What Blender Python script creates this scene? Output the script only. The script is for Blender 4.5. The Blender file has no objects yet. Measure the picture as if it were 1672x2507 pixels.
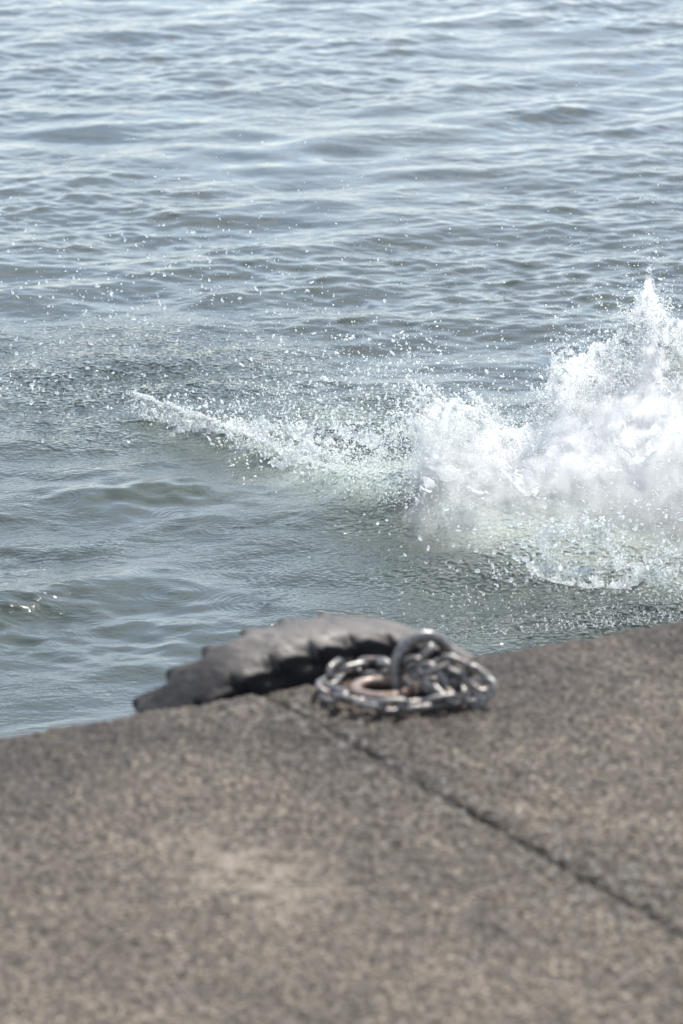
import bpy, bmesh, math, random
import numpy as np
from mathutils import Vector, Matrix

R = math.radians
rng = np.random.default_rng(7)
random.seed(7)
S = bpy.context.scene
COL = S.collection

# ------------------------------------------------------------------ camera
H_CAM, PITCH, LENS = 2.02, R(15.2), 135.0
cam = bpy.data.cameras.new("camera")
cam.sensor_fit = 'VERTICAL'
cam.sensor_height = 36.0
cam.sensor_width = 24.0
cam.lens = LENS
cam.clip_start, cam.clip_end = 0.05, 3000.0
cam.dof.use_dof = True
cam.dof.focus_distance = 11.6
cam.dof.aperture_fstop = 5.6
cam_o = bpy.data.objects.new("camera", cam)
cam_o.location = (0, 0, H_CAM)
cam_o.rotation_euler = (R(90) - PITCH, 0, 0)
COL.objects.link(cam_o)
S.camera = cam_o

# ------------------------------------------------------------------ world, sun, exposure
SUN_EL, SUN_AZ = 56.0, 30.0            # azimuth: degrees right of straight ahead (+Y)
world = bpy.data.worlds.new("World")
S.world = world
world.use_nodes = True
wt = world.node_tree
wt.nodes.clear()
def wn(kind, **kw):
    n = wt.nodes.new(kind)
    for k, v in kw.items():
        setattr(n, k, v)
    return n
w_out = wn('ShaderNodeOutputWorld')
w_bg = wn('ShaderNodeBackground')
w_bg.inputs['Strength'].default_value = 0.125
w_sky = wn('ShaderNodeTexSky', sky_type='NISHITA')
w_sky.sun_disc = False
w_sky.sun_elevation = R(SUN_EL)
w_sky.sun_rotation = R(SUN_AZ)
w_sky.air_density, w_sky.dust_density, w_sky.ozone_density = 1.0, 0.5, 1.6
# broken pale cloud, laid on a flat layer above the place
tc = wn('ShaderNodeTexCoord')
sep = wn('ShaderNodeSeparateXYZ')
wt.links.new(tc.outputs['Generated'], sep.inputs[0])
zz = wn('ShaderNodeMath', operation='MAXIMUM'); zz.inputs[1].default_value = 0.0
wt.links.new(sep.outputs['Z'], zz.inputs[0])
za = wn('ShaderNodeMath', operation='ADD'); za.inputs[1].default_value = 0.12
wt.links.new(zz.outputs[0], za.inputs[0])
dx = wn('ShaderNodeMath', operation='DIVIDE'); dy = wn('ShaderNodeMath', operation='DIVIDE')
wt.links.new(sep.outputs['X'], dx.inputs[0]); wt.links.new(za.outputs[0], dx.inputs[1])
wt.links.new(sep.outputs['Y'], dy.inputs[0]); wt.links.new(za.outputs[0], dy.inputs[1])
cmb = wn('ShaderNodeCombineXYZ')
wt.links.new(dx.outputs[0], cmb.inputs[0]); wt.links.new(dy.outputs[0], cmb.inputs[1])
cn = wn('ShaderNodeTexNoise')
cn.inputs['Scale'].default_value = 1.3
cn.inputs['Detail'].default_value = 5.0
cn.inputs['Roughness'].default_value = 0.55
wt.links.new(cmb.outputs[0], cn.inputs['Vector'])
cr = wn('ShaderNodeMapRange'); cr.interpolation_type = 'SMOOTHSTEP'
cr.inputs['From Min'].default_value = 0.36
cr.inputs['From Max'].default_value = 0.62
cr.inputs['To Max'].default_value = 0.8
wt.links.new(cn.outputs['Fac'], cr.inputs['Value'])
cm = wn('ShaderNodeMix'); cm.data_type = 'RGBA'
cm.inputs[7].default_value = (8.0, 8.5, 9.5, 1)
wt.links.new(cr.outputs[0], cm.inputs[0])
wt.links.new(w_sky.outputs[0], cm.inputs[6])
wt.links.new(cm.outputs[2], w_bg.inputs['Color'])
wt.links.new(w_bg.outputs[0], w_out.inputs[0])

sun = bpy.data.lights.new("sun", 'SUN')
sun.energy = 5.0
sun.angle = R(0.53)
sun.color = (1.0, 0.95, 0.88)
sun_o = bpy.data.objects.new("sun", sun)
sdir = Vector((math.sin(R(SUN_AZ)) * math.cos(R(SUN_EL)), math.cos(R(SUN_AZ)) * math.cos(R(SUN_EL)), math.sin(R(SUN_EL))))
sun_o.rotation_euler = sdir.to_track_quat('Z', 'Y').to_euler()
sun_o.location = (10, 20, 20)
COL.objects.link(sun_o)

S.view_settings.view_transform = 'Standard'
S.view_settings.look = 'None'
S.view_settings.exposure = 0.75
S.view_settings.gamma = 1.0
S.render.engine = 'CYCLES'
S.cycles.max_bounces = 20
S.cycles.diffuse_bounces = 8
S.cycles.transmission_bounces = 10
S.cycles.glossy_bounces = 4
S.cycles.volume_bounces = 10
S.cycles.volume_step_rate = 0.25
S.cycles.sample_clamp_indirect = 6.0

WATER_Z = -1.1
FPX = LENS / 36.0 * 2507.0

# ------------------------------------------------------------------ helpers
def at(px, py, z):
    """where the sight line of a photograph pixel meets the level z"""
    u, v = (px - 836.0) / FPX, (1253.5 - py) / FPX
    d = np.array([u, math.cos(PITCH) + v * math.sin(PITCH), -math.sin(PITCH) + v * math.cos(PITCH)])
    return np.array([0, 0, H_CAM]) + d * ((z - H_CAM) / d[2])

def at_y(px, py, Y):
    """the same at a distance Y; arrays allowed"""
    px, py, Y = np.broadcast_arrays(np.asarray(px, float), np.asarray(py, float), np.asarray(Y, float))
    u, v = (px - 836.0) / FPX, (1253.5 - py) / FPX
    dy_ = math.cos(PITCH) + v * math.sin(PITCH)
    t = Y / dy_
    return np.stack([u * t, Y, H_CAM + t * (-math.sin(PITCH) + v * math.cos(PITCH))], -1)

def hash2(ix, iy, seed):
    h = (ix.astype(np.uint32) * np.uint32(374761393) + iy.astype(np.uint32) * np.uint32(668265263) + np.uint32(seed * 974711 & 0xffffffff))
    h = (h ^ (h >> np.uint32(13))) * np.uint32(1274126177)
    h = h ^ (h >> np.uint32(16))
    return (h & np.uint32(0xffffff)).astype(np.float32) / np.float32(0xffffff)

def vnoise(x, y, seed=0):
    xf, yf = np.floor(x), np.floor(y)
    fx, fy = (x - xf).astype(np.float32), (y - yf).astype(np.float32)
    ix, iy = xf.astype(np.int64), yf.astype(np.int64)
    fx, fy = fx * fx * (3 - 2 * fx), fy * fy * (3 - 2 * fy)
    a, b = hash2(ix, iy, seed), hash2(ix + 1, iy, seed)
    c, d = hash2(ix, iy + 1, seed), hash2(ix + 1, iy + 1, seed)
    return (a + (b - a) * fx) * (1 - fy) + (c + (d - c) * fx) * fy - 0.5     # -.5 .. .5

def fbm(x, y, seed=0, octaves=4, gain=0.5):
    s, a = 0, 1.0
    for k in range(octaves):
        s = s + a * vnoise(x * 2 ** k, y * 2 ** k, seed + 17 * k)
        a *= gain
    return s

def vnoise3(x, y, z, seed=0):
    xf, yf, zf = np.floor(x), np.floor(y), np.floor(z)
    f = []
    for v, vf in ((x, xf), (y, yf), (z, zf)):
        t = (v - vf).astype(np.float32)
        f.append(t * t * (3 - 2 * t))
    ix, iy, iz = xf.astype(np.int64), yf.astype(np.int64), zf.astype(np.int64)
    def lay(k):
        w = ix + (iz + k) * 7919
        a, b = hash2(w, iy, seed), hash2(w + 1, iy, seed)
        c, d = hash2(w, iy + 1, seed), hash2(w + 1, iy + 1, seed)
        return (a + (b - a) * f[0]) * (1 - f[1]) + (c + (d - c) * f[0]) * f[1]
    return lay(0) * (1 - f[2]) + lay(1) * f[2] - 0.5

def smooth(a, b, x):
    t = np.clip((x - a) / (b - a), 0, 1)
    return t * t * (3 - 2 * t)

def np_mesh(name, verts, faces, mat=None, shade=True, attrs=None, parent=None):
    """link verts (n,3) and faces (m,3 or 4) as ONE mesh object"""
    verts = np.ascontiguousarray(verts, np.float32)
    faces = np.ascontiguousarray(faces, np.int32)
    m, k = faces.shape
    me = bpy.data.meshes.new(name)
    me.vertices.add(len(verts)); me.vertices.foreach_set("co", verts.ravel())
    me.loops.add(m * k); me.loops.foreach_set("vertex_index", faces.ravel())
    me.polygons.add(m)
    me.polygons.foreach_set("loop_start", np.arange(0, m * k, k, dtype=np.int32))
    me.polygons.foreach_set("use_smooth", np.full(m, shade, dtype=bool))
    me.update(calc_edges=True)
    for an, av in (attrs or {}).items():
        at_ = me.attributes.new(an, 'FLOAT', 'POINT')
        at_.data.foreach_set("value", np.ascontiguousarray(av, np.float32).ravel())
    if mat: me.materials.append(mat)
    o = bpy.data.objects.new(name, me)
    COL.objects.link(o)
    if parent: o.parent = parent
    return o

def grid_faces(nu, nv, wrap_u=False, wrap_v=False):
    iu = np.arange(nu if wrap_u else nu - 1); iv = np.arange(nv if wrap_v else nv - 1)
    a, b = np.meshgrid(iu, iv, indexing='ij')
    a2, b2 = (a + 1) % nu, (b + 1) % nv
    return np.stack([a * nv + b, a2 * nv + b, a2 * nv + b2, a * nv + b2], -1).reshape(-1, 4)

def graded(lo, hi, fine_lo, fine_hi, step, grow=1.25):
    """grid lines: even inside the fine span, growing outside it"""
    mid = np.linspace(fine_lo, fine_hi, int(round((fine_hi - fine_lo) / step)) + 1)
    def run(start, end):
        out, p, d = [], start, step
        while abs(end - p) > d * 1.5:
            d *= grow
            p += d if end > start else -d
            if (end > start and p >= end) or (end < start and p <= end): break
            out.append(p)
        return out + [end]
    left = run(fine_lo, lo)[::-1] if lo < fine_lo else []
    right = run(fine_hi, hi) if hi > fine_hi else []
    return np.array(left + list(mid) + right)

def tag(o, label=None, cat=None, group=None, kind=None):
    if label: o["label"] = label
    if cat: o["category"] = cat
    if group: o["group"] = group
    if kind: o["kind"] = kind
    return o

class Mat:
    """small node-tree builder"""
    def __init__(s, name):
        s.m = bpy.data.materials.new(name); s.m.use_nodes = True
        s.t = s.m.node_tree; s.t.nodes.clear()
        s.out = s.n('ShaderNodeOutputMaterial')
    def n(s, kind, ins=None, **kw):
        nd = s.t.nodes.new(kind)
        for k, v in kw.items(): setattr(nd, k, v)
        for k, v in (ins or {}).items():
            if isinstance(v, bpy.types.NodeSocket): s.t.links.new(v, nd.inputs[k])
            else: nd.inputs[k].default_value = v
        return nd
    def coord(s): return s.n('ShaderNodeTexCoord').outputs['Object']
    def scaled(s, v, sc): return s.n('ShaderNodeMapping', {'Vector': v, 'Scale': sc}).outputs[0]
    def noise(s, v, sc, detail=4, rough=.55, dist=0):
        return s.n('ShaderNodeTexNoise', {'Vector': v, 'Scale': sc, 'Detail': detail, 'Roughness': rough, 'Distortion': dist}).outputs['Fac']
    def voro(s, v, sc, feature='F1', out='Distance', rnd=1.0):
        return s.n('ShaderNodeTexVoronoi', {'Vector': v, 'Scale': sc, 'Randomness': rnd}, feature=feature).outputs[out]
    def attr(s, name): return s.n('ShaderNodeAttribute', attribute_name=name).outputs['Fac']
    def rng(s, v, a, b, c=0., d=1., smooth=True):
        return s.n('ShaderNodeMapRange', {'Value': v, 'From Min': a, 'From Max': b, 'To Min': c, 'To Max': d}, interpolation_type='SMOOTHSTEP' if smooth else 'LINEAR').outputs[0]
    def math(s, op, a, b=0.): return s.n('ShaderNodeMath', {0: a, 1: b}, operation=op).outputs[0]
    def mix(s, f, a, b, blend='MIX'):
        a = (*a, 1) if isinstance(a, tuple) else a
        b = (*b, 1) if isinstance(b, tuple) else b
        return s.n('ShaderNodeMix', {0: f, 6: a, 7: b}, data_type='RGBA', blend_type=blend).outputs[2]
    def ramp(s, f, stops):
        nd = s.n('ShaderNodeValToRGB', {0: f})
        el = nd.color_ramp.elements
        while len(el) < len(stops): el.new(0.5)
        for e, (p, c) in zip(el, stops): e.position = p; e.color = (*c, 1)
        return nd.outputs[0]
    def bump(s, h, dist, strength=1., normal=None):
        ins = {'Height': h, 'Distance': dist, 'Strength': strength}
        if normal is not None: ins['Normal'] = normal
        return s.n('ShaderNodeBump', ins).outputs[0]
    def bsdf(s, **kw):
        return s.n('ShaderNodeBsdfPrincipled', {k.replace('_', ' '): v for k, v in kw.items()}).outputs[0]
    def end(s, sh): s.t.links.new(sh, s.out.inputs['Surface']); return s.m
    def end_vol(s, sh): s.t.links.new(sh, s.out.inputs['Volume']); return s.m

# ------------------------------------------------------------------ materials
def mat_concrete():
    k = Mat("weathered_concrete")
    v = k.coord()
    grain = k.voro(v, 180.0, out='Color')
    gsep = k.n('ShaderNodeSeparateColor', {0: grain})
    stone = k.ramp(gsep.outputs[0], [(0.0, (.016, .015, .015)), (.28, (.060, .053, .047)), (.5, (.16, .141, .12)), (.72, (.29, .257, .22)), (.90, (.38, .345, .30)), (1.0, (.80, .75, .67))])
    fine = k.noise(v, 260.0, 3, .6)
    base = k.mix(.22, stone, k.ramp(fine, [(.3, (.05, .042, .036)), (.55, (.18, .158, .134)), (.75, (.30, .268, .23))]))
    pit = k.rng(k.voro(v, 38.0), .0, .22)
    base = k.mix(1.0, base, k.mix(pit, (.35, .33, .32), (1, 1, 1)), 'MULTIPLY')
    blotch = k.noise(v, 2.6, 5, .6)
    base = k.mix(1.0, base, k.ramp(blotch, [(.3, (.62, .60, .60)), (.52, (.95, .93, .91)), (.72, (1.35, 1.32, 1.28))]), 'MULTIPLY')
    mot = k.noise(v, 16.0, 4, .6)
    base = k.mix(1.0, base, k.ramp(mot, [(.32, (.84, .83, .82)), (.62, (1.12, 1.12, 1.10))]), 'MULTIPLY')
    # weathering: dark damp band behind the quay edge, chalky grey chips by the joint
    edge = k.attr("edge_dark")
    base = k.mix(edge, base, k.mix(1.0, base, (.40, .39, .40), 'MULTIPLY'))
    base = k.mix(k.math('MULTIPLY', k.attr('worn'), k.rng(k.noise(v, 22.0, 4, .65), .40, .62)), base, (.46, .42, .37))
    base = k.mix(k.math('MULTIPLY', k.attr('rust'), k.rng(k.noise(v, 18.0, 4, .65), .36, .66)), base, (.15, .075, .038))
    chip = k.math('MULTIPLY', k.attr("joint_chip"), k.rng(k.noise(v, 45.0, 3, .6), .54, .66))
    base = k.mix(chip, base, (.34, .35, .36))
    hgt = k.math('ADD', k.math('MULTIPLY', k.voro(v, 180.0), .6), k.noise(v, 180.0, 4, .65))
    nb = k.bump(hgt, .008, 1.0)
    base = k.mix(1.0, base, (.555, .518, .468), 'MULTIPLY')
    return k.end(k.bsdf(Base_Color=base, Roughness=k.rng(gsep.outputs[1], .0, 1., .55, .95), Normal=nb, Specular_IOR_Level=.35))

def mat_rubber():
    k = Mat("worn_dusty_rubber")
    v = k.coord()
    dust_shade = k.attr("dust_shade")
    n1 = k.noise(v, 9.0, 5, .6); n2 = k.noise(v, 60.0, 4, .6)
    dusty = k.ramp(n1, [(.3, (.034, .030, .026)), (.5, (.070, .062, .054)), (.7, (.110, .099, .087))])
    dusty = k.mix(1.0, dusty, k.ramp(n2, [(.3, (.8, .8, .8)), (.7, (1.15, 1.15, 1.15))]), 'MULTIPLY')
    c = k.mix(dust_shade, (.012, .012, .013), dusty)  # dust on the tread, and the painted shade of its left end
    sp = k.rng(k.voro(v, 24.0), .0, .10, 1., 0.)
    c = k.mix(k.math('MULTIPLY', sp, k.math('MULTIPLY', dust_shade, .5)), c, (.3, .29, .28))
    return k.end(k.bsdf(Base_Color=c, Roughness=k.rng(n2, .2, .8, .45, .8), Normal=k.bump(n2, .004, .6), Specular_IOR_Level=k.rng(dust_shade, 0, 1, .12, .4)))

def mat_steel(name, light, dark, rust_lo, rust_hi, metal, sc=1.0):
    k = Mat(name)
    v = k.coord()
    n1 = k.noise(v, 28.0 * sc, 5, .65); n2 = k.noise(v, 140.0 * sc, 4, .6)
    c = k.mix(k.rng(n2, .35, .65), dark, light)
    r = k.rng(n1, rust_lo, rust_hi)
    rc = k.ramp(n2, [(.3, (.075, .040, .024)), (.55, (.17, .098, .06)), (.75, (.27, .19, .14))])
    c = k.mix(r, c, rc)
    return k.end(k.bsdf(Base_Color=c, Metallic=k.rng(r, 0, 1, metal, 0.0), Roughness=k.rng(r, 0, 1, .33, .85), Normal=k.bump(n2, .0015, .5)))

def mat_water():
    k = Mat("harbour_water")
    v = k.coord()
    foam = k.attr("foam"); rough = k.attr("rough"); near = k.attr("near")
    # wind-drawn capillary ripples, tighter where spray rains on the surface
    v1 = k.scaled(v, (9.0, 15.0, 9.0)); v2 = k.scaled(v, (38.0, 52.0, 38.0))
    patch = k.rng(k.noise(k.scaled(v, (1.6, 1.1, 1)), 1.0, 3, .5), .38, .66, .12, 1.0)
    rip1 = k.noise(v1, 1.0, 3, .5, .6)
    rip2 = k.noise(v2, 1.0, 3, .55, .4)
    nb = k.bump(rip1, .014, k.math('MULTIPLY', patch, .60))
    nb = k.bump(rip2, .007, k.math('ADD', k.math('MULTIPLY', patch, k.math('MULTIPLY', near, .75)), k.math('MULTIPLY', rough, .9)), nb)
    dimp = k.voro(k.scaled(v, (58., 64., 58.)), 1.0, feature='SMOOTH_F1')
    nb = k.bump(dimp, .022, k.math('MULTIPLY', rough, .95), nb)
    tint = k.noise(k.scaled(v, (1.2, .8, 1)), 1.0, 3, .5)
    body = k.mix(tint, (.024, .034, .031), (.036, .045, .034))
    aer = k.attr("aerated")
    body = k.mix(aer, body, (.265, .30, .262))
    wat = k.bsdf(Base_Color=body, Roughness=.035, IOR=1.333, Normal=nb, Specular_IOR_Level=.5)
    fn = k.noise(v, 60.0, 6, .7, .8); fl = k.noise(v, 14.0, 4, .6, .5)
    fm = k.math('ADD', k.math('MULTIPLY', fn, .6), k.math('MULTIPLY', fl, .5))
    inv = k.math('SUBTRACT', 1.05, foam)
    mask = k.n('ShaderNodeMapRange', {'Value': fm, 'From Min': k.math('MULTIPLY', inv, .8), 'From Max': k.math('ADD', k.math('MULTIPLY', inv, .8), .22)}, interpolation_type='SMOOTHSTEP').outputs[0]
    mask = k.math('MULTIPLY', mask, k.rng(foam, .02, .15))
    fo = k.bsdf(Base_Color=(.82, .84, .84, 1), Roughness=.45, Normal=k.bump(fn, .012, .8), Subsurface_Weight=0.0)
    mx = k.n('ShaderNodeMixShader', {0: mask, 1: wat, 2: fo})
    return k.end(mx.outputs[0])

def mat_spray(name, white, glass):
    """frothy white water: scattering share plus clear refracting share"""
    k = Mat(name)
    d = k.n('ShaderNodeBsdfDiffuse', {'Color': (.93, .95, .95, 1)}).outputs[0]
    t = k.n('ShaderNodeBsdfTranslucent', {'Color': (.95, .97, .97, 1)}).outputs[0]
    g = k.n('ShaderNodeBsdfGlass', {'Color': (.98, 1, .99, 1), 'Roughness': .03, 'IOR': 1.333}).outputs[0]
    gl = k.n('ShaderNodeBsdfGlossy', {'Color': (1, 1, 1, 1), 'Roughness': .12}).outputs[0]
    a = k.n('ShaderNodeMixShader', {0: .68, 1: d, 2: t}).outputs[0]
    fr = k.n('ShaderNodeFresnel', {'IOR': 1.4}).outputs[0]
    a = k.n('ShaderNodeMixShader', {0: fr, 1: a, 2: gl}).outputs[0]
    b = k.n('ShaderNodeMixShader', {0: glass / (glass + white), 1: a, 2: g}).outputs[0]
    return k.end(b)

M_CONC = mat_concrete()
M_RUB = mat_rubber()
M_CHAIN = mat_steel("galvanised_steel", (.22, .21, .195), (.075, .073, .072), .56, .72, .5)
M_EYE = mat_steel("tarnished_steel", (.20, .19, .18), (.07, .068, .066), .55, .72, .5)
M_RIM = mat_steel("rusty_steel", (.21, .16, .13), (.11, .08, .062), .42, .72, .05)
M_WATER = mat_water()
M_FOAM = mat_spray("white_spray", 1.0, .18)
def mat_mist():
    k = Mat("fine_spray_mist")
    v = k.coord()
    sp = k.n('ShaderNodeSeparateXYZ', {0: v})
    d = k.rng(k.noise(v, 15.0, 6, .68, .5), .38, .58, .10, 1.0)
    d = k.math('MULTIPLY', d, k.rng(sp.outputs[0], .04, .60))
    d = k.math('MULTIPLY', d, k.rng(sp.outputs[1], 11.05, 11.68, .07, 1.0))
    return k.end_vol(k.n('ShaderNodeVolumeScatter', {'Color': (.998, .999, 1.0, 1), 'Density': k.math('MULTIPLY', d, 30.0), 'Anisotropy': .30}).outputs[0])
M_MIST = mat_mist()
M_BOW = mat_spray("bow_water", .5, .6)
M_ARM = mat_spray("thrown_water", .75, .45)
M_DROP = mat_spray("water_droplets", .30, .8)

# ------------------------------------------------------------------ quay slabs
E0, E1 = at(0, 1797, 0), at(1672, 1516, 0)
ev = (E1 - E0)[:2]; ev /= np.linalg.norm(ev)         # along the quay edge, to the right
nv_ = np.array([ev[1], -ev[0]])                      # inland
Jp = at(625, 1692, 0)[:2]
Jp = E0[:2] + ev * (np.dot(Jp - E0[:2], ev) + .014)           # where the joint meets the edge
YAW = math.atan2(ev[1], ev[0])

def to_local(p): d = np.asarray(p)[:2] - Jp; return np.dot(d, ev), np.dot(d, nv_)
def to_world(s, t): return Jp + ev * s + nv_ * t
SOCK = at(935, 1682, .01)[:2]
SOCK_S, SOCK_T = to_local(SOCK)

def slab(s_lo, s_hi, fine_lo, fine_hi, joint_side):
    s = graded(s_lo, s_hi, fine_lo, fine_hi, .004)
    t = graded(0.0, 7.0, 0.0, 2.35, .004)
    ss, tt = np.meshgrid(s, t, indexing='ij')
    wob = .007 * fbm(tt * 14, tt * 0 + joint_side, 5, 4)           # ragged joint
    js = np.abs(ss - (s_hi if joint_side > 0 else s_lo))
    ss2 = ss + np.where(js < .25, 1, 0) * wob * (1 - js / .25)
    tw = .005 * fbm(ss * 14, ss * 0, 9, 4)                          # ragged edge
    tt2 = tt + (tw - .018) * np.exp(-tt / .02)
    h = .004 * fbm(ss * 1.7, tt * 1.7, 1, 3) + .0040 * fbm(ss * 30, tt * 30, 2, 3) + .0075 * vnoise(ss * 118, tt * 118, 3) * (.7 + .8 * np.exp(-js / .18))
    peb = vnoise(ss * 120, tt * 120, 4)
    h += .0045 * np.clip(peb - .12, 0, 1)
    h -= (.010 + .012 * np.clip(fbm(ss * 18, ss * 0, 12, 3), 0, 1)) * np.exp(-tt / .008) + .003 * np.exp(-tt / .05)      # worn arris
    h -= .012 * np.clip(1.05 + 1.3 * vnoise(tt * 11, tt * 0 + 3, 6) + .6 * vnoise(tt * 45, tt * 0 + 3, 7), .25, 1.6) * np.exp(-js / (.0028 + .003 * (vnoise(tt * 12, tt * 0, 8) + .5)))
    h -= .003 * np.exp(-js / .03)
    rr = np.hypot(ss2 - SOCK_S, tt2 - SOCK_T)
    h -= .07 * smooth(.038, .030, rr)                              # the socket's hole
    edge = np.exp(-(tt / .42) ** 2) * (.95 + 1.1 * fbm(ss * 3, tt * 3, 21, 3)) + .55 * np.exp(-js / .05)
    chip = np.exp(-js / .13) * (tt > .02)
    nS, nT = len(s), len(t)
    verts = [np.stack([ss2, -tt2, h], -1).reshape(-1, 3)]       # local y points out over the water
    faces = [grid_faces(nS, nT)[:, ::-1]]
    wl = to_local(at(620, 2140, 0))
    worn = np.exp(-((ss - wl[0]) / .09) ** 2 - ((tt - wl[1]) / .16) ** 2)
    rust = np.exp(-((rr - .06) / .035) ** 2) * .8 + .5 * np.exp(-((ss - SOCK_S + .02) / .03) ** 2) * smooth(SOCK_T + .22, SOCK_T + .05, tt) * (tt > SOCK_T)
    w_at, r_at = [worn.ravel()], [np.clip(rust, 0, 1).ravel()]
    e_at, c_at = [np.clip(edge, 0, 1).ravel()], [np.clip(chip, 0, 1).ravel()]
    # side walls, hung from the rim of the top
    def wall(ids, off, flip):
        top = verts[0][ids]
        zs = [0, -.02, -.06, -.15, -.4, -.9, -1.6, -2.2]
        rows = []
        for i, z in enumerate(zs):
            q = top.copy(); q[:, 2] += z
            q[:, 0] += off[0] * (.006 if 0 < i else 0); q[:, 1] -= off[1] * (.006 if 0 < i else 0)
            rows.append(q)
        base = sum(len(x) for x in verts)
        g = grid_faces(len(zs), len(ids)) + base
        if not flip: g = g[:, ::-1]
        verts.append(np.concatenate(rows)); faces.append(g)
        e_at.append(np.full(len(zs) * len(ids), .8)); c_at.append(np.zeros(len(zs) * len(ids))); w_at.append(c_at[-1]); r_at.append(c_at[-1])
    idx = np.arange(nS * nT).reshape(nS, nT)
    wall(idx[:, 0], (0, -1), False)
    wall(idx[0, :], (0, 0), True)
    wall(idx[-1, :], (0, 0), False)
    wall(idx[:, -1], (0, 0), True)
    o = np_mesh("quay_slab", np.concatenate(verts), np.concatenate(faces), M_CONC, True,
                {"edge_dark": np.concatenate(e_at), "joint_chip": np.concatenate(c_at), "worn": np.concatenate(w_at), "rust": np.concatenate(r_at)})
    o.location = (Jp[0], Jp[1], 0); o.rotation_euler = (0, 0, YAW)
    return o
GAP = .0021
q1 = slab(-6.0, -GAP, -1.15, -GAP, 1)
tag(q1, "rough brown concrete quay slab left of the joint, below the tyre", "quay", kind='structure')
q2 = slab(GAP, 6.0, GAP, 1.15, -1)
tag(q2, "rough brown concrete quay slab right of the joint, under the chain", "quay", kind='structure')

# ------------------------------------------------------------------ water
RIDGE = np.array([at(x, y, WATER_Z)[:2] for x, y in ((330, 1022), (500, 1084), (700, 1165), (850, 1228), (1100, 1304), (1300, 1385), (1700, 1440))])

def ridge_dist(x, y):
    """signed distance to the front line of the splash (positive behind it) and run along it"""
    best = np.full(x.shape, 1e9, np.float32); run = np.zeros(x.shape, np.float32); sg = np.zeros(x.shape, np.float32)
    acc = 0.0
    for a, b in zip(RIDGE[:-1], RIDGE[1:]):
        d = b - a; L = np.hypot(*d); u = d / L
        r = np.clip((x - a[0]) * u[0] + (y - a[1]) * u[1], 0, L)
        ex, ey = x - (a[0] + u[0] * r), y - (a[1] + u[1] * r)
        dd = np.hypot(ex, ey)
        m = dd < best
        best = np.where(m, dd, best); run = np.where(m, acc + r, run)
        sg = np.where(m, np.sign(-ex * u[1] + ey * u[0]), sg)
        acc += L
    return best * sg, run

WAVES = []
wr = np.random.default_rng(21)
for lam0, lam1, n, steep, spread in ((.75, 1.5, 10, .034, .5), (.35, .75, 26, .064, .65), (.15, .35, 48, .072, .9), (.055, .15, 64, .104, 1.05)):
    for i in range(n):
        lam = math.exp(wr.uniform(math.log(lam0), math.log(lam1)))
        kk = 2 * math.pi / lam
        th = R(-72) + wr.normal(0, spread)
        a = steep / kk * math.sqrt(2.0 / n)
        WAVES.append((kk, math.cos(th), math.sin(th), a, wr.uniform(0, 6.283), lam))

RINGS = [(610, 1390, .10, 1.0), (640, 1420, .05, 1.1), (245, 1335, .075, 1.2), (455, 1265, .11, .7), (540, 1295, .07, .8), (45, 1370, .09, .7), (15, 1400, .05, .8),
         (420, 1455, .10, .6), (640, 1478, .13, .9), (655, 1482, .05, 1.3), (620, 1275, .08, .6), (410, 1395, .12, .6), (330, 1300, .08, .5), (500, 1330, .08, .5), (120, 1230, .10, .5), (700, 1440, .07, .7), (560, 1350, .06, .6)]

def water_height(x, y):
    far = smooth(26, 60, np.hypot(x, y))
    h = np.zeros(x.shape, np.float32); ox = h.copy(); oy = h.copy()
    calm = smooth(10.15, 9.4, y + .25 * x) * .85                 # lee of the quay: smoother
    patch = np.clip(.75 + 1.1 * fbm(x * .9, y * .6, 31, 3), .25, 1.3)
    for kk, c, s, a, ph, lam in WAVES:
        m = a * (1 - far)
        if lam < .30: m = m * patch * (1 - calm)
        if lam < .13: m = m * (1 - .25 * smooth(13, 18, y))
        if lam < .75: m = m * (1 - .30 * smooth(13, 20, y))
        if .09 < lam < .40: m = m * (1 + .35 * smooth(13.2, 12.0, y) * smooth(.5, -.2, x))
        if lam < .20: m = m * (1 - smooth(2.3, 3.6, np.abs(x)))
        p = kk * (c * x + s * y) + ph
        h += m * np.cos(p)
        if lam > .12:
            q = .85 * m
            ox -= q * c * np.sin(p); oy -= q * s * np.sin(p)
    return h, ox, oy

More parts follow.
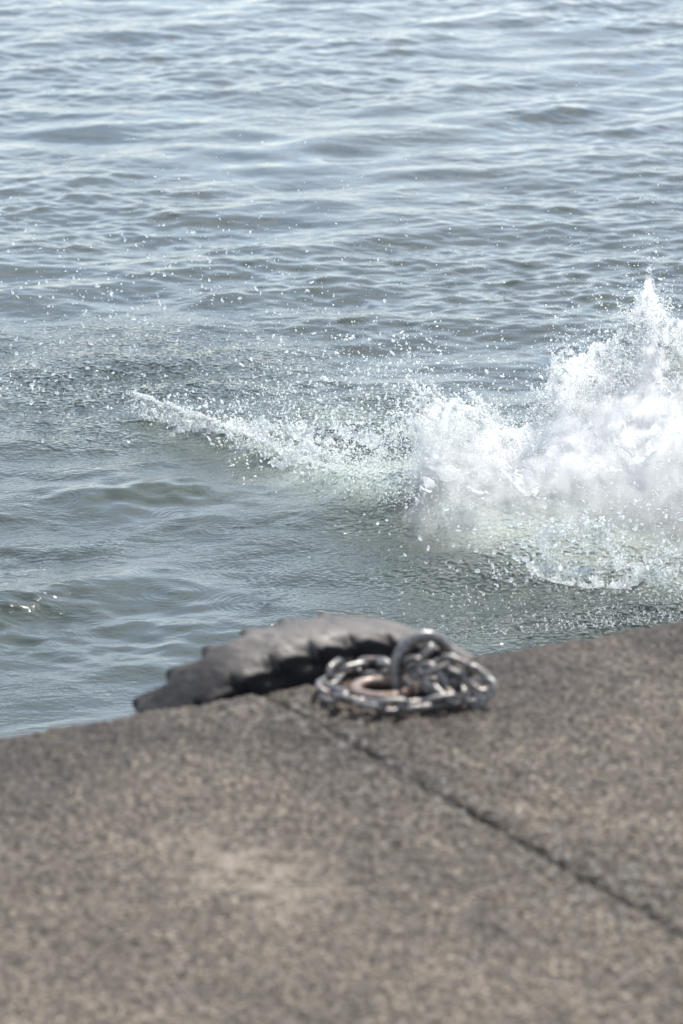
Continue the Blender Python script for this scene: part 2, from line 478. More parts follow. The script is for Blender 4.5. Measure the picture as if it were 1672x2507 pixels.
def build_water():
    xs = graded(-420, 420, -1.75, 1.75, .0065, 1.04)
    ys = np.concatenate([graded(-30, 9.2, 9.0, 9.2, .009, 1.3)[:-1],
                         np.linspace(9.2, 12.6, 460)[:-1], np.linspace(12.6, 17, 330)[:-1], np.linspace(17, 24, 300)[:-1],
                         graded(24, 900, 24, 24.1, .03, 1.15)])
    x, y = np.meshgrid(xs, ys, indexing='ij')
    x = x.astype(np.float32); y = y.astype(np.float32)
    h, ox, oy = water_height(x, y)
    nearm = (np.abs(x) < 4) & (y > 8) & (y < 30)
    # drop rings
    for px, py, r0, amp in RINGS:
        c = at(px, py, WATER_Z)
        d = np.hypot(x - c[0], y - c[1])
        h += amp * .0016 * np.cos((d - r0) * 2 * math.pi / .021) * np.exp(-((d - r0 * .75) / (.35 * r0 + .012)) ** 2)
        h += amp * .004 * np.exp(-(d / .010) ** 2)
    # the splash: bow line, hollow in front, dome of lifted water behind
    sd, run = ridge_dist(x, y)
    tot = 3.0
    on = smooth(0, .25, run) * smooth(-2.2, -.9, -np.abs(x))
    h += on * (.022 + .02 * fbm(x * 9, y * 9, 41, 3)) * (1 - .6 * smooth(1.0, 1.6, run)) * np.exp(-((sd - .05) / .055) ** 2)
    h -= on * .004 * np.exp(-((sd + .10) / .08) ** 2)
    dome1 = np.where(nearm, np.exp(-((x - .75) / .42) ** 2 - ((y - 11.45) / .30) ** 2), 0)
    dome = np.exp(-((x - .62) / .42) ** 2 - ((y - 11.45) / .30) ** 2) + .75 * np.exp(-((x - .15) / .35) ** 2 - ((y - 11.75) / .26) ** 2) + .8 * np.exp(-((x - 1.35) / .45) ** 2 - ((y - 11.5) / .35) ** 2)
    dome = np.where(nearm, dome, 0)
    h += .09 * np.minimum(dome, 1.2) * (1 + .25 * fbm(x * 7, y * 7, 43, 4))
    back = smooth(-.03, .12, sd) * np.exp(-(np.clip(sd - .7, 0, 9) / .35) ** 2) * on
    froth = back * smooth(.05, .5, dome + .9 * fbm(x * 4, y * 4, 45, 3))
    foam = .34 * dome1 * smooth(11.1, 11.7, y + .10 * fbm(x * 6, y * 6, 49, 3)) + .24 * np.exp(-((sd - .06) / .07) ** 2) * on * (1 + 1.6 * fbm(x * 10, y * 10, 51, 3))
    cen = at(1480, 1372, WATER_Z)
    foam = np.maximum(foam, .33 * np.exp(-((x - cen[0]) / .26) ** 2 - ((y - cen[1]) / .16) ** 2))
    foam = np.where(nearm, np.clip(foam, 0, 1), 0)
    aer = np.where(nearm, np.clip((.30 * froth + .80 * np.minimum(dome, 1) * smooth(10.75, 11.5, y) + .10 * back + .34 * smooth(-.02, .10, sd) * smooth(.75, .45, sd) * smooth(.9, 1.5, run) + .45 * on * np.exp(-((sd - .02) / .09) ** 2)) * (.8 + .6 * fbm(x * 5, y * 5, 57, 3)), 0, 1), 0)
    # spray-pelted water: right of the tyre, round the splash and at the far left
    rough = smooth(-.5, -.02, sd) * 0
    rough = np.maximum(rough, np.exp(-((x - .75) / .62) ** 2 - ((y - 10.35) / .42) ** 2))
    rough = np.maximum(rough, .85 * np.exp(-((x - .45) / .5) ** 2 - ((y - 10.9) / .5) ** 2))
    rough = np.maximum(rough, .95 * np.exp(-((x + .75) / .6) ** 2 - ((y - 13.2) / .8) ** 2))
    rough = np.maximum(rough, .9 * back)
    rough = np.where(nearm, np.clip(rough * (1 + .8 * fbm(x * 2.2, y * 2.2, 53, 3)), 0, 1), 0)
    h += rough * .0048 * fbm(x * 48, y * 48, 55, 2)
    near = smooth(13.5, 11.0, y) * smooth(8.8, 9.8, y + .25 * x)
    verts = np.stack([x + ox, y + oy, h], -1).reshape(-1, 3)
    o = np_mesh("water", verts, grid_faces(len(xs), len(ys)), M_WATER, True,
                {"foam": foam, "rough": rough, "aerated": aer, "near": near})
    o.location = (0, 0, WATER_Z)
    tag(o, "grey green choppy harbour water reaching up from the quay", "water", kind='structure')
    return o
build_water()

# ------------------------------------------------------------------ tyre hung against the quay wall
def build_tyre():
    NL, PER = 41, 36
    N = NL * PER
    Rr, W = .530, .168                       # tread radius, tread width
    th = np.arange(N) / N * 2 * math.pi
    # profile: (across, radius offset, dust, lug weight)
    prof = []
    def add(a, r, du, lug): prof.append((a, r, du, lug))
    hw = W / 2
    for a, r in ((-.045, -.235), (-.075, -.225), (-.085, -.19), (-.098, -.15), (-.100, -.11), (-.097, -.078), (-.093, -.058), (-hw - .006, -.042)):
        add(a, r, 0.0, 0.0)
    for r in (-.030, -.020, -.010): add(-hw - .003, r, 0.02, .8)
    add(-hw, -.004, .5, 1.0)
    for i in range(29):
        f = -1 + 2 * (i + .5) / 29
        a = f * (hw - .003)
        add(a, -.006 * f * f, 1.0, float(smooth(.45, .95, np.array(f)) if f > 0 else .9 * smooth(.72, 1., np.array(-f))))
    add(hw, -.004, .5, 1.0)
    for r in (-.010, -.020, -.030): add(hw + .003, r, 0.05, .8)
    for a, r in ((hw + .012, -.038), (.102, -.045), (.118, -.062), (.125, -.10), (.118, -.14), (.095, -.19), (.075, -.225), (.045, -.235)):
        add(a, r, 0.0, 0.0)
    for a, r in ((.035, -.225), (.07, -.19), (.095, -.13), (.10, -.09), (.085, -.05), (.04, -.03), (0, -.028), (-.04, -.03), (-.085, -.05), (-.10, -.09), (-.095, -.13), (-.07, -.19), (-.035, -.225)):
        add(a, r, 0.0, 0.0)
    prof = np.array(prof)
    A, RO, DU, LG = prof.T
    T, _ = np.meshgrid(th, A, indexing='ij')
    side = np.sign(A)[None, :]
    # lug phase; grooves slant away from the middle. theta grows to the left seen from the quay
    ph = ((T / (2 * math.pi) * NL) + .18 * np.abs(A)[None, :] / hw + np.where(side > 0, .13, 0)) % 1.0
    jit = np.array(random.Random(3).choices([.8, 1.0, 1.2], k=NL))[(np.floor(T / (2 * math.pi) * NL).astype(int)) % NL]
    # saw: highest on the left of each lug, worn down to its right; groove between
    saw = -.023 * jit * (1 - ph) ** 1.15 - .013 * smooth(.70, .99, ph) ** 1.5
    groove = -.030 * smooth(.955, .97, ph) * smooth(1.0, .995, ph) - .010 * smooth(.05, .0, ph)
    r = Rr + RO[None, :] + LG[None, :] * (saw + groove)
    acr = A[None, :] + side * LG[None, :] * np.where(np.abs(A)[None, :] > hw * .9, (.016 * ph - .008) * jit - .012 * smooth(.90, .94, ph) * smooth(1.0, .98, ph), 0)
    wav = fbm(T * 30, acr * 40, 61, 3)
    r = r + .003 * wav * (DU[None, :] > .3)
    x = r * np.cos(T); z = r * np.sin(T); y = acr + 0 * T
    y = y + .004 * fbm(T * 8, r * 8, 62, 2)
    verts = np.stack([x, y, z], -1).reshape(-1, 3)
    dust_shade = np.clip(DU[None, :] * (.9 + .5 * fbm(T * 12, acr * 12, 63, 3)) * np.where(groove < -.006, 1 - .85 * LG[None, :], 1) * (.12 + .88 * smooth(2.10, 1.86, T + .25 * fbm(T * 9, acr * 9, 64, 3))), 0, 1) + 0 * T  # real dust, cut back past the left shoulder to paint shade there
    f = grid_faces(N, len(A), True, True)
    o = np_mesh("tyre_fender", verts, f, M_RUB, True, {"dust_shade": dust_shade})
    tip = at(826, 1571, .041)
    s, t = to_local(tip)
    t_mid = -(.062 + W / 2)
    c = to_world(s, t_mid)
    o.location = (c[0], c[1], .053 - Rr)
    o.rotation_euler = (0, 0, YAW)
    tag(o, "big worn dusty rubber tyre with lugged tread hung as a fender over the quay edge", "tyre")
    return o
build_tyre()

# ------------------------------------------------------------------ tubes
def tube_np(pts, rad, seg=14, closed=False, cap=True):
    P_ = np.asarray(pts, float); n = len(P_)
    rad = np.broadcast_to(np.asarray(rad, float), (n,))
    if closed: tan = np.roll(P_, -1, 0) - np.roll(P_, 1, 0)
    else: tan = np.gradient(P_, axis=0)
    tan /= np.linalg.norm(tan, axis=1)[:, None]
    up = np.array([0, 0, 1.0]) if abs(tan[0][2]) < .9 else np.array([1.0, 0, 0])
    u = np.cross(tan[0], up); u /= np.linalg.norm(u)
    us = []
    for t in tan:
        u = u - t * np.dot(u, t); u /= np.linalg.norm(u); us.append(u)
    us = np.array(us); vs = np.cross(tan, us)
    if closed:                                    # undo the twist left after one turn
        uN = us[-1] - tan[0] * np.dot(us[-1], tan[0])
        tw = math.atan2(np.dot(uN, vs[0]), np.dot(uN, us[0]))
    else: tw = 0
    a = np.arange(seg) / seg * 2 * math.pi
    off = -tw * np.arange(n) / max(n, 1)
    ca, sa = np.cos(a[None] + off[:, None]), np.sin(a[None] + off[:, None])
    v = P_[:, None] + rad[:, None, None] * (us[:, None] * ca[..., None] + vs[:, None] * sa[..., None])
    f = grid_faces(n, seg, closed, True)
    v = v.reshape(-1, 3)
    if not closed and cap:
        b = len(v)
        v = np.concatenate([v, P_[:1], P_[-1:]])
        i = np.arange(seg); j = (i + 1) % seg
        f = np.concatenate([f, np.stack([j, i, np.full(seg, b), np.full(seg, b)], -1)[:, [0, 1, 2, 2]],
                            np.stack([i, j, np.full(seg, b), np.full(seg, b)], -1)[:, [0, 1, 2, 2]] * 0 + np.stack([(n - 1) * seg + i, (n - 1) * seg + j, np.full(seg, b + 1), np.full(seg, b + 1)], -1)])
    return v, f

def split_tris(v, f, name, mat, parent=None):
    """mesh with mixed triangles and quads (triangles come as quads with a doubled corner)"""
    me = bpy.data.meshes.new(name)
    fs = [tuple(dict.fromkeys(map(int, q))) for q in f]
    me.from_pydata([tuple(map(float, p)) for p in v], [], fs)
    me.polygons.foreach_set("use_smooth", [True] * len(me.polygons))
    me.materials.append(mat)
    o = bpy.data.objects.new(name, me); COL.objects.link(o)
    if parent: o.parent = parent
    return o

def catmull(pts, n):
    P_ = np.asarray(pts, float)
    P_ = np.concatenate([[2 * P_[0] - P_[1]], P_, [2 * P_[-1] - P_[-2]]])
    out = []
    for i in range(1, len(P_) - 2):
        a, b, c, d = P_[i - 1:i + 3]
        for t in np.arange(n) / n:
            out.append(.5 * (2 * b + (c - a) * t + (2 * a - 5 * b + 4 * c - d) * t ** 2 + (3 * b - a - 3 * c + d) * t ** 3))
    out.append(P_[-2])
    return np.array(out)

# ------------------------------------------------------------------ mooring eye: bar bent to a ring, standing in a rusty socket rim
def build_eye():
    root = bpy.data.objects.new("mooring_eye", None); COL.objects.link(root)
    root.location = (SOCK[0], SOCK[1], 0)
    tag(root, "thick tarnished steel mooring eye standing in a round rusty socket at the quay edge", "mooring eye")
    # bar: left leg out of the socket, over the top, right leg down behind the chain
    Y0 = SOCK[1]
    base = at(968, 1692, 0.0)
    ctrl = []
    for px, py, dyy in ((972, 1740, -.01), (971, 1690, -.005), (969, 1655, 0), (972, 1622, .004), (985, 1590, .010), (1010, 1567, .018), (1045, 1557, .026), (1075, 1567, .034), (1094, 1592, .040), (1102, 1625, .044), (1102, 1665, .046), (1100, 1705, .046)):
        ctrl.append(at_y(px, py, base[1] + dyy))
    pts = catmull(ctrl, 6) - np.array([SOCK[0], SOCK[1], 0])
    rad = .0096 + .0014 * smooth(0, .08, pts[:, 2])
    v, f = tube_np(pts, rad, 20)
    split_tris(v, f, "ring_bar", M_EYE, root)
    # rim: thick flattened torus, slightly proud of the concrete
    a = np.arange(72) / 72 * 2 * math.pi; b = np.arange(18) / 18 * 2 * math.pi
    aa, bb = np.meshgrid(a, b, indexing='ij')
    rr = .0465 + .0115 * np.cos(bb) + .0012 * fbm(aa * 2, bb, 71, 2)
    v = np.stack([rr * np.cos(aa), rr * np.sin(aa), .006 + .0095 * np.sin(bb)], -1).reshape(-1, 3)
    np_mesh("socket_rim", v, grid_faces(72, 18, True, True), M_RIM, True, parent=root)
build_eye()

# ------------------------------------------------------------------ chain
LD, LW, LL = .0114, .041, .066                       # wire, width, length
def link_proto():
    r = LW / 2 - LD / 2; half = LL / 2 - LW / 2
    pts = []
    for k in range(15): a = -math.pi / 2 + math.pi * k / 14; pts.append((half + r * math.cos(a), r * math.sin(a), 0))
    for k in range(15): a = math.pi / 2 + math.pi * k / 14; pts.append((-half + r * math.cos(a), r * math.sin(a), 0))
    v, f = tube_np(pts, LD / 2, 12, True)
    return np_mesh("link", v, f, M_CHAIN, True)

def build_chain():
    path = [(1052, 1592, .088), (1020, 1618, .062), (985, 1640, .026), (930, 1632, .016), (868, 1634, .017), (822, 1652, .014), (797, 1680, .015), (814, 1704, .016), (858, 1712, .019),
            (925, 1727, .019), (990, 1728, .017), (1050, 1722, .017), (1098, 1712, .019), (1098, 1688, .030), (1062, 1674, .038), (1040, 1652, .052), (1062, 1628, .070), (1102, 1622, .070),
            (1140, 1642, .056), (1180, 1664, .044), (1196, 1697, .024), (1158, 1712, .013), (1104, 1690, .013), (1062, 1690, .013), (1036, 1668, .014), (1062, 1648, .020), (1104, 1654, .022), (1124, 1676, .026), (1090, 1668, .034), (1048, 1652, .030), (1010, 1650, .034)]
    w = np.array([at(x, y, z) for x, y, z in path])
    w[:, :2] += np.random.default_rng(4).normal(0, .003, (len(w), 2))
    c = catmull(w, 24)
    seg = np.linalg.norm(np.diff(c, axis=0), axis=1); L = np.concatenate([[0], np.cumsum(seg)])
    root = bpy.data.objects.new("chain", None); COL.objects.link(root)
    org = at(1000, 1700, 0); root.location = org
    tag(root, "coiled grey galvanised steel chain heaped around the mooring eye on the quay", "chain")
    proto = link_proto()
    step = LL - 2 * LD - .0008
    n = int(L[-1] / step)
    rl = random.Random(5)
    for i in range(n):
        d0, d1 = i * step, (i + 1) * step
        p0 = np.array([np.interp(d0, L, c[:, k]) for k in range(3)]); p1 = np.array([np.interp(d1, L, c[:, k]) for k in range(3)])
        mid = (p0 + p1) / 2; t = (p1 - p0) / np.linalg.norm(p1 - p0)
        o = proto if i == 0 else proto.copy()
        if i: COL.objects.link(o)
        X = Vector(t); Z = Vector((0, 0, 1)); Yv = Z.cross(X).normalized(); Zv = X.cross(Yv)
        roll = (R(14) if i % 2 else R(-52)) + rl.uniform(-.5, .5)
        m = Matrix((X, Yv, Zv)).transposed() @ Matrix.Rotation(roll, 3, 'X')
        low = abs(m[2][1]) * (LW - LD) / 2 + abs(m[2][0]) * (LL / 2 - LW / 2) + LD / 2
        zc = max(mid[2], low - .001)
        o.parent = root
        o.rotation_euler = m.to_euler()
        o.location = Vector((mid[0], mid[1], zc)) - Vector(org)
build_chain()

# ------------------------------------------------------------------ splash
def ico(sub):
    bm = bmesh.new(); bmesh.ops.create_icosphere(bm, subdivisions=sub, radius=1.0)
    v = np.array([p.co[:] for p in bm.verts]); f = np.array([[x.index for x in q.verts] for q in bm.faces]); bm.free()
    return v, f
ICO1, ICO2 = ico(1), ico(2)

def drops_arrays(cen, rad, proto, stretch=None, axis=None):
    pv, pf = proto
    n = len(cen)
    g = np.random.default_rng(n)
    sc = rad[:, None] * (1 + g.uniform(-.18, .18, (n, 3)))
    v = pv[None] * sc[:, None, :]
    # a little irregular: shear each droplet
    sh = g.normal(0, .22, (n, 2))
    v[:, :, 0] += v[:, :, 2] * sh[:, :1]; v[:, :, 1] += v[:, :, 2] * sh[:, 1:]
    if axis is not None:
        dt = np.einsum('nij,nj->ni', v, axis)
        v += axis[:, None, :] * (dt * (stretch - 1)[:, None])[..., None]
    ax = g.normal(0, 1, (n, 3)) + np.array([-.8, 0, .8]); ax /= np.linalg.norm(ax, axis=1)[:, None]
    stp = np.where(g.uniform(0, 1, n) < .35, np.minimum(g.uniform(1.2, 3.0, n), 1 + .006 / rad), 1.0)
    v += ax[:, None, :] * (np.einsum('nij,nj->ni', v, ax) * (stp - 1)[:, None])[..., None]
    v = v + cen[:, None, :]
    f = pf[None] + (np.arange(n) * len(pv))[:, None, None]
    return v.reshape(-1, 3), f.reshape(-1, 3)

def drop_cloud(name, cen, rad, mat, label, big=.0032, axis=None, stretch=None):
    vs, fs, off = [], [], 0
    for sel, proto in ((rad < big, ICO1), (rad >= big, ICO2)):
        if not sel.any(): continue
        v, f = drops_arrays(cen[sel], rad[sel], proto, None if stretch is None else stretch[sel], None if axis is None else axis[sel])
        vs.append(v); fs.append(f + off); off += len(v)
    o = np_mesh(name, np.concatenate(vs), np.concatenate(fs), mat, True)
    return tag(o, label, "spray", kind='stuff')

g = np.random.default_rng(11)
def poly_px(pts, x):
    p = np.array(pts, float); return np.interp(x, p[:, 0], p[:, 1])

# upper outline of the white crown and where its foot fades, as seen (photograph x -> y), stood up at Y ~ 11.6
TOP = [(600, 1080), (760, 1060), (880, 1040), (960, 1010), (1010, 985), (1090, 985), (1180, 1000), (1260, 1022), (1310, 990), (1350, 920), (1372, 890), (1410, 900), (1460, 880), (1500, 860), (1540, 830), (1575, 765), (1592, 725), (1612, 790), (1650, 840), (1700, 830), (1900, 900), (2100, 1100)]

def level_mesh(name, org, dims, h, field, mat, label):
    import openvdb as vdb
    gr = vdb.FloatGrid(1.0)
    gr.copyFromArray(np.ascontiguousarray(field, np.float32))
    pts, quads = gr.convertToQuads(isovalue=0.0)[:2]
    pts = np.asarray(pts) * h + np.asarray(org)
    quads = np.asarray(quads)
    o = np_mesh(name, pts, quads, mat, True)
    return tag(o, label, "splash", kind='stuff')

def build_crown():
    h = .0055
    org = np.array([-.02, 10.95, WATER_Z - .02]); hi = np.array([1.75, 12.35, -.36])
    n = ((hi - org) / h).astype(int)
    X, Y, Z = np.meshgrid(*[org[i] + np.arange(n[i]) * h for i in range(3)], indexing='ij')
    X, Y, Z = X.astype(np.float32), Y.astype(np.float32), Z.astype(np.float32)
    xs = org[0] + np.arange(n[0]) * h
    px = 836 + xs / 11.75 * FPX * math.cos(PITCH)
    ztop = at_y(px, poly_px(TOP, px), 11.75)[:, 2][:, None, None]
    ycr = 11.52 + 1.0 * np.clip(ztop - WATER_Z - .12, 0, .5)      # the taller, the farther back the crest
    base = WATER_Z
    f = (Z - base) / (ztop - base)                     # 0 foot .. 1 outline
    # radial stretch from where the water was struck
    cx, cz = 1.05, WATER_Z - .25
    ang = np.arctan2(X - cx, Z - cz); rad_ = np.hypot(X - cx, Z - cz)
    st = (ang * 9, Y * 9, rad_ * 4)
    n1 = vnoise3(ang * 11, Y * 9, rad_ * 5, 1)
    n2 = vnoise3(ang * 27, Y * 24, rad_ * 16, 2)
    n3 = vnoise3(X * 62, Y * 62, Z * 62, 3)
    n4 = vnoise3(X * 110, Y * 110, Z * 110, 4)
    yc = ycr - (ycr - 11.12) * np.clip(1 - f, 0, 1) + .10 * vnoise3(X * 3, Y * 0, Z * 3, 7)
    th = .16 * np.clip(1.15 - .85 * f, .08, 1)
    sheet = 1 - ((Y - yc) / th) ** 2
    lft = smooth(.06, .24, X + .12 * vnoise3(X * 6, Y * 6, Z * 6, 19))
    fld = .30 * np.clip(sheet, -2, 1) - 1.3 * np.abs(f - .80) + .70 * n1 + .95 * n2 + 1.15 * n3 + .95 * n4 - .55 - 2.5 * (1 - lft)
    # strings: ridged noise keeps thin ligaments alive above the solid mass
    rid = 1 - np.abs(n2) * 6 - np.abs(n1 + .25 * n3) * 4
    fld = np.maximum(fld, np.where((f < 1.08) & (f > .42) & (sheet > -.3), .55 * rid - .35 * np.clip(f - .5, 0, 1) + .35 * n3 - .12, -1))
    fld = np.where(f > 1.12, -.4, fld) - 4 * (1 - lft)
    edge = np.ones_like(fld, bool); edge[1:-1, 1:-1, 1:-1] = False
    fld[edge] = -.3
    level_mesh("splash", org, n, h, -fld, M_FOAM, "tall white burst of splashing water at the right, spiking upward")
    # the mist inside and in front of it: a softer lumpy hull
    sl = (slice(None, None, 3),) * 3
    x, y, z, ff = X[sl], Y[sl], Z[sl], f[sl]
    lump = .42 * vnoise3(x * 7, y * 7, z * 7, 31) + .40 * vnoise3(x * 17, y * 17, z * 17, 32) + .36 * vnoise3(x * 38, y * 38, z * 38, 33)
    yc2 = ycr[::3] - (ycr[::3] - 11.12) * np.clip(1 - ff, 0, 1.2)
    hull = 1.15 - np.clip(ff, -.2, 3) ** 2 * 1.15 - ((y - yc2) / (.20)) ** 2 + 1.1 * lump - 3.5 * (1 - smooth(.02, .30, x + .16 * lump))
    e2 = np.ones_like(hull, bool); e2[1:-1, 1:-1, 1:-1] = False
    hull[e2] = -.3
    level_mesh("spray_mist", org, n, h * 3, -hull, M_MIST, "soft white mist of fine spray inside the tall burst at the right")
build_crown()

ARM_PTS = []
def build_arms():
    """small clear crown near the camera side of the splash, with thrown arms"""
    h = .0035
    org = np.array([.38, 10.25, WATER_Z - .02]); hi = np.array([1.22, 10.95, WATER_Z + .24])
    n = ((hi - org) / h).astype(int)
    X, Y, Z = [a.astype(np.float32) for a in np.meshgrid(*[org[i] + np.arange(n[i]) * h for i in range(3)], indexing='ij')]
    sdf = np.full(X.shape, 1e3, np.float32)
    def arm(pts, r0, r1, Yd):
        p = catmull([at_y(x, y, Yd + k * .01) for k, (x, y) in enumerate(pts)], 5)
        ARM_PTS.append(p)
        for i in range(len(p) - 1):
            a, b = p[i], p[i + 1]; d = b - a; L2 = float(d @ d)
            r = r0 + (r1 - r0) * i / len(p)
            r *= 1 + .45 * math.sin(i * 2.1 + Yd * 50)
            lo = ((np.minimum(a, b) - .055 - org) / h).astype(int).clip(0); hi_ = ((np.maximum(a, b) + .055 - org) / h).astype(int) + 1
            sl = tuple(slice(lo[k], max(hi_[k], 0)) for k in range(3))
            x, y, z = X[sl], Y[sl], Z[sl]
            if x.size == 0: continue
            t = np.clip(((x - a[0]) * d[0] + (y - a[1]) * d[1] + (z - a[2]) * d[2]) / L2, 0, 1)
            dd = np.sqrt((x - a[0] - d[0] * t) ** 2 + (y - a[1] - d[1] * t) ** 2 + (z - a[2] - d[2] * t) ** 2) - r
            sdf[sl] = np.minimum(sdf[sl], dd)
    arm([(1418, 1252), (1430, 1275), (1452, 1290), (1466, 1312), (1490, 1332), (1512, 1360), (1520, 1385)], .005, .011, 10.55)
    arm([(1320, 1318), (1345, 1305), (1362, 1296), (1385, 1288)], .010, .004, 10.58)
    arm([(1385, 1285), (1420, 1300), (1455, 1318), (1490, 1330)], .003, .004, 10.56)
    arm([(1330, 1330), (1345, 1350), (1350, 1375), (1360, 1400)], .006, .009, 10.52)
    arm([(1466, 1312), (1478, 1290), (1475, 1270)], .004, .003, 10.56)
    arm([(1560, 1390), (1590, 1402), (1615, 1412), (1640, 1398)], .009, .006, 10.45)
    arm([(1590, 1402), (1600, 1380), (1625, 1362), (1632, 1345)], .005, .003, 10.46)
    arm([(1300, 1385), (1340, 1398), (1390, 1405), (1440, 1398)], .008, .007, 10.50)
    U = X + .62 * Y + .31 * Z; V = Y - .55 * X + .43 * Z; Wn = Z - .47 * Y + .26 * X
    n3 = .6 * vnoise3(U * 52, V * 52, Wn * 52, 13) + .6 * vnoise3(V * 61 + 3, Wn * 61, U * 61, 23); n4 = vnoise3(U * 125, V * 125, Wn * 125, 14)
    fld = sdf + .0165 * n3 + .011 * n4 - .0012
    # low ragged lip round the froth
    cen = at(1460, 1385, WATER_Z)
    rr = np.hypot((X - cen[0]) / 1.25, (Y - cen[1])) ; ang = np.arctan2(Y - cen[1], X - cen[0])
    lipz = WATER_Z - .006 + .060 * np.clip(vnoise(ang * 6, ang * 0, 15) + .40, 0, 1) ** 1.6 + .026 * vnoise(ang * 19, rr * 0, 18) + .018 * vnoise(ang * 41, rr * 0, 19)
    lip = np.maximum(np.abs(rr - .17 - .05 * vnoise(ang * 4, ang * 0, 16)) - .012, Z - lipz)
    fld = np.minimum(fld, lip + .022 * np.abs(n3) + .012 * n4 + .004)
    edge = np.ones_like(fld, bool); edge[1:-1, 1:-1, 1:-1] = False
    fld[edge] = np.maximum(fld[edge], .003)
    level_mesh("splash", org, n, h, np.clip(fld, -.02, .02), M_ARM, "small glassy splash with thrown arms of water nearest the quay, lower right")
build_arms()

def build_bow():
    """torn, lacy sheet thrown up along the bow line"""
    h = .0055
    org = np.array([-.80, 10.95, WATER_Z - .015]); hi = np.array([.42, 12.85, WATER_Z + .14])
    n = ((hi - org) / h).astype(int)
    xs, ys, zs = [(org[i] + np.arange(n[i]) * h).astype(np.float32) for i in range(3)]
    x2, y2 = np.meshgrid(xs, ys, indexing='ij')
    sd, run = ridge_dist(x2, y2)
    sd, run = sd[..., None], run[..., None]
    X, Y, Z = np.meshgrid(xs, ys, zs, indexing='ij')
    zr = Z - WATER_Z
    top = .014 + .062 * np.clip(vnoise(run * 9, run * 0, 81) + .5, 0, 1) ** 1.5 * smooth(0, .4, run) + .02 * vnoise(run * 40, run * 0, 82)
    n1 = vnoise3(X * 26, Y * 26, Z * 20, 83); n2 = vnoise3(X * 60, Y * 60, Z * 60, 84); n3 = vnoise3(X * 115, Y * 115, Z * 115, 85)
    fld = np.full(X.shape, -.05, np.float32)
    for k, (lean, off, sc) in enumerate(((.9, 0.0, 1.0), (1.1, .10, 1.0), (.7, .21, .95), (1.0, .34, .9), (.8, .48, .8))):
        lace = .0075 - np.abs(sd - off * smooth(-.05, .75, run) - lean * zr - .05 * n1 - .05 * vnoise(run * 6, run * 0, 86 + k)) + .022 * (n2 + .9 * n3) + .034 * vnoise3(X * 11, Y * 11, Z * 11, 88 + k) - .004
        fld = np.maximum(fld, np.minimum(lace, (top * sc - zr) + .02 * n2) - .0035)
    cut = smooth(.02, .12, run) * smooth(2.1, 1.7, run)
    fld = np.where(cut > .02, fld, -.02)
    e = np.ones_like(fld, bool); e[1:-1, 1:-1, 1:-1] = False
    fld[e] = -.01
    level_mesh("splash", org, n, h, np.clip(-fld, -.02, .02), M_BOW, "long low bow wave of torn glassy water running left from the white burst")
build_bow()

# droplets -----------------------------------------------------------------
def region(n, x0, x1, y0, y1, Ya, Yb, wx=None):
    px = g.uniform(x0, x1, n); py = g.uniform(y0, y1, n); Yv = g.uniform(Ya, Yb, n)
    return px, py, Yv

cen, rad = [], []
def put(p, r, clump=1.0):
    # spray hangs in clumps and strings
    q = vnoise3(p[:, 0] * 16 + p[:, 2] * 5, p[:, 1] * 16, p[:, 2] * 16, 91) + .7 * vnoise3(p[:, 0] * 40, p[:, 1] * 40, p[:, 2] * 40 + p[:, 0] * 15, 92)
    ok = (p[:, 2] > WATER_Z + .012) & (q + .45 > clump * g.uniform(0, 1.0, len(p)))
    cen.append(p[ok]); rad.append(r[ok])
def lograd(n, lo, hi, pw=2.2): return lo + (hi - lo) * g.uniform(0, 1, n) ** pw

# round and above the crown: densest just over the outline
n = 27000
px = np.concatenate([g.uniform(940, 1760, n // 2), g.normal(1520, 130, n // 2)])
yt = poly_px(TOP, px)
py = yt + 95 - g.exponential(62, n) + g.normal(0, 18, n)
ok = py > yt - 200
put(at_y(px, py, 11.60 + np.clip(1000 - yt, 0, 300) * .0013 - .30 * np.clip((py - yt) / 200, -.3, 1) + g.normal(0, .12, n))[ok], lograd(n, .0008, .0034, 3.0)[ok])
# body of the crown, in front of the foam
n = 15000
px = g.uniform(930, 1760, n); yt = poly_px(TOP, px); py = yt + g.uniform(0, 1, n) ** 1.3 * (1240 - yt)
put(at_y(px, py, 11.50 + np.clip(1000 - yt, 0, 300) * .0013 - .45 * (py - yt) / (1240 - yt) + g.normal(0, .05, n)), lograd(n, .0007, .0026, 3.0))
# jets thrown out of the crown: strings of droplets
for _ in range(150):
    x0 = g.choice([g.uniform(1000, 1250), g.uniform(1320, 1720), g.normal(1590, 40)])
    y0 = poly_px(TOP, x0) + g.uniform(-5, 90)
    L = g.uniform(25, 110); a = R(90) + (1480 - x0) / 900 + g.normal(0, .35)
    m = int(L * .75); t = np.sort(g.uniform(0, 1, m))
    px = x0 + math.cos(a) * L * t + g.normal(0, 2.6, m) + 8 * np.sin(t * 5 + x0)
    py = y0 - math.sin(a) * L * t + 22 * t ** 2 + g.normal(0, 2.6, m)
    put(at_y(px, py, 11.60 + max(0, 1000 - y0) * .0013 + g.normal(0, .07) + g.normal(0, .004, m)), (.0055 - .0035 * t) * g.uniform(.5, 1.2, m))
# speckled curtain left of the crown
n = 7500
px = g.uniform(560, 1060, n); py = g.normal(1010, 85, n) + (px - 800) * -.12
put(at_y(px, py, g.normal(11.95, .22, n)), lograd(n, .0008, .0036, 2.8))
n = 1300
px = g.normal(930, 140, n); py = g.normal(890, 60, n)
put(at_y(px, py, g.normal(12.1, .2, n)), lograd(n, .0009, .0042, 2.6))
# where the bow wave runs into the burst
n = 5200
px = g.normal(930, 105, n); py = g.normal(1135, 48, n) + (px - 900) * .22
put(at_y(px, py, 11.55 + g.normal(0, .12, n) + (1135 - py) * .002), lograd(n, .0008, .0036, 2.8))
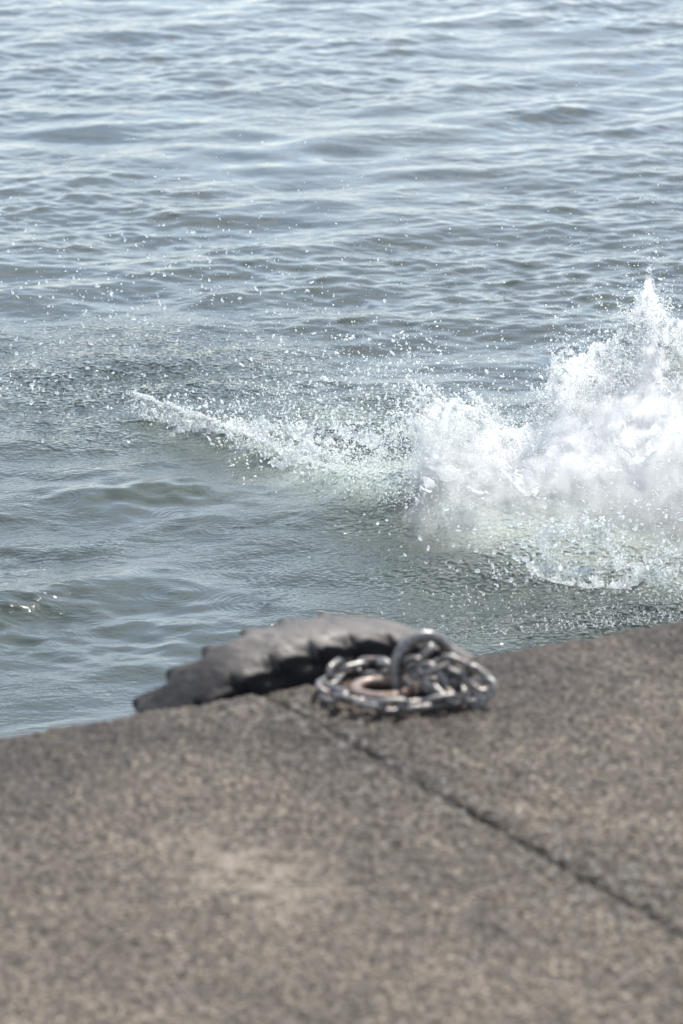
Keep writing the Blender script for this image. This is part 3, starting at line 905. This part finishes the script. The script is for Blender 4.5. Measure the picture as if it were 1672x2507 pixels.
# along the bow line
k_ = RIDGE[:5]
n = 10000
u = g.uniform(0, len(k_) - 1.001, n); i = u.astype(int); fr = (u - i)[:, None]
p = k_[i] * (1 - fr) + k_[i + 1] * fr
nrm = np.array([.58, .81])
back = np.abs(g.normal(0, .16, n)) * np.clip(.3 + u / 1.4, 0, 1.3) - .03
p3 = np.concatenate([p + nrm * back[:, None] + g.normal(0, .02, (n, 2)), (WATER_Z + .02 + g.exponential(.030, n))[:, None]], 1)
put(p3, lograd(n, .0009, .0042, 2.6))
for _ in range(130):                                   # torn streaks off the bow line
    u = g.uniform(0, 3.6); i = int(u); q = k_[i] * (1 - u + i) + k_[i + 1] * (u - i)
    m = int(g.uniform(15, 45)); t = np.linspace(0, 1, m); L = g.uniform(.04, .14)
    zz_ = WATER_Z + .05 + L * .55 * t * (1.4 - t) + g.normal(0, .003, m)
    put(np.stack([q[0] + .03 - L * .75 * t + g.normal(0, .003, m), q[1] + .05 + L * .3 * t + g.normal(0, .004, m), zz_], -1), .0045 * (1 - .5 * t) * g.uniform(.5, 1.2, m))
drop_cloud("droplet_spray", np.concatenate(cen), np.concatenate(rad), M_FOAM, "dense cloud of tiny white droplets round the tall burst and along the bow wave")
cen, rad = [], []
# scattered drops over the left
n = 2100
px = g.uniform(-40, 820, n); py = g.normal(800, 150, n) - (px - 400) * .05
put(at_y(px, py, g.uniform(11.6, 13.2, n)), lograd(n, .0009, .0044, 2.6))
for cx_, cy_, sx, sy, m in ((60, 930, 70, 30, 90), (180, 720, 110, 30, 90), (310, 790, 90, 30, 130), (120, 880, 150, 60, 120), (240, 975, 160, 22, 120), (350, 640, 120, 50, 80), (75, 590, 50, 20, 24), (600, 545, 25, 8, 4)):
    put(at_y(g.normal(cx_, sx, m), g.normal(cy_, sy, m), g.uniform(12.2, 13.0, m)), lograd(m, .0016, .0056, 1.8))
# fine mist drifting up, mostly to the right
n = 5200
px = 1672 * g.uniform(0, 1, n) ** .6 * 1.05; py = 1000 - g.exponential(260, n)
put(at_y(px, py, g.normal(11.7, .35, n)), lograd(n, .0006, .0019, 2.6))
n = 1600
px = g.uniform(300, 1700, n); py = g.normal(640, 150, n)
put(at_y(px, py, g.normal(11.7, .35, n)), lograd(n, .0008, .003, 2.6))
drop_cloud("droplet_spray", np.concatenate(cen), np.concatenate(rad), M_DROP, "loose scatter of clear droplets flying over the water left of the splash")

cen, rad = [], []
# clear drops close by, falling in front of the splash
n = 620
px = g.normal(1380, 190, n); py = g.normal(1340, 60, n) + (1380 - px) * -.03
put(at_y(px, py, g.uniform(10.25, 10.75, n)), lograd(n, .0014, .0070, 2.6))
n = 900
px = g.uniform(1200, 1700, n); py = g.normal(1395, 30, n)
put(at_y(px, py, g.uniform(10.2, 10.6, n)), lograd(n, .0012, .0048, 2.4))
n = 700
px = g.uniform(1480, 1720, n); py = g.normal(1230, 70, n) + (px - 1480) * .3
put(at_y(px, py, g.uniform(10.7, 11.0, n)), lograd(n, .0012, .0044, 2.4))
n = 300
px = g.uniform(900, 1672, n); py = g.uniform(1150, 1480, n)
put(at_y(px, py, g.uniform(10.0, 10.6, n)), lograd(n, .0009, .0042, 2.6))
# beads torn off the thrown arms
ap = np.concatenate(ARM_PTS)
n = 1700
p = ap[g.integers(0, len(ap), n)] + g.normal(0, 1, (n, 3)) * np.array([.022, .03, .018]) * g.uniform(.3, 1.6, (n, 1))
cen.append(p[p[:, 2] > WATER_Z + .01]); rad.append(lograd(len(cen[-1]), .0009, .0048, 2.6))
# beads added on the pelted water to stand in for sun glints
n = 2400
px = 1700 - np.abs(g.normal(0, 330, n)); py = 1550 - g.exponential(80, n) - (px - 1300) * .08
p = np.array([at(a, b, WATER_Z + .016) for a, b in zip(px, py)])
cen.append(p); rad.append(lograd(n, .0006, .0030, 3.0))
drop_cloud("droplet_spray", np.concatenate(cen), np.concatenate(rad), M_DROP, "clear glassy drops falling on the water nearest the quay, lower right", big=.0022)
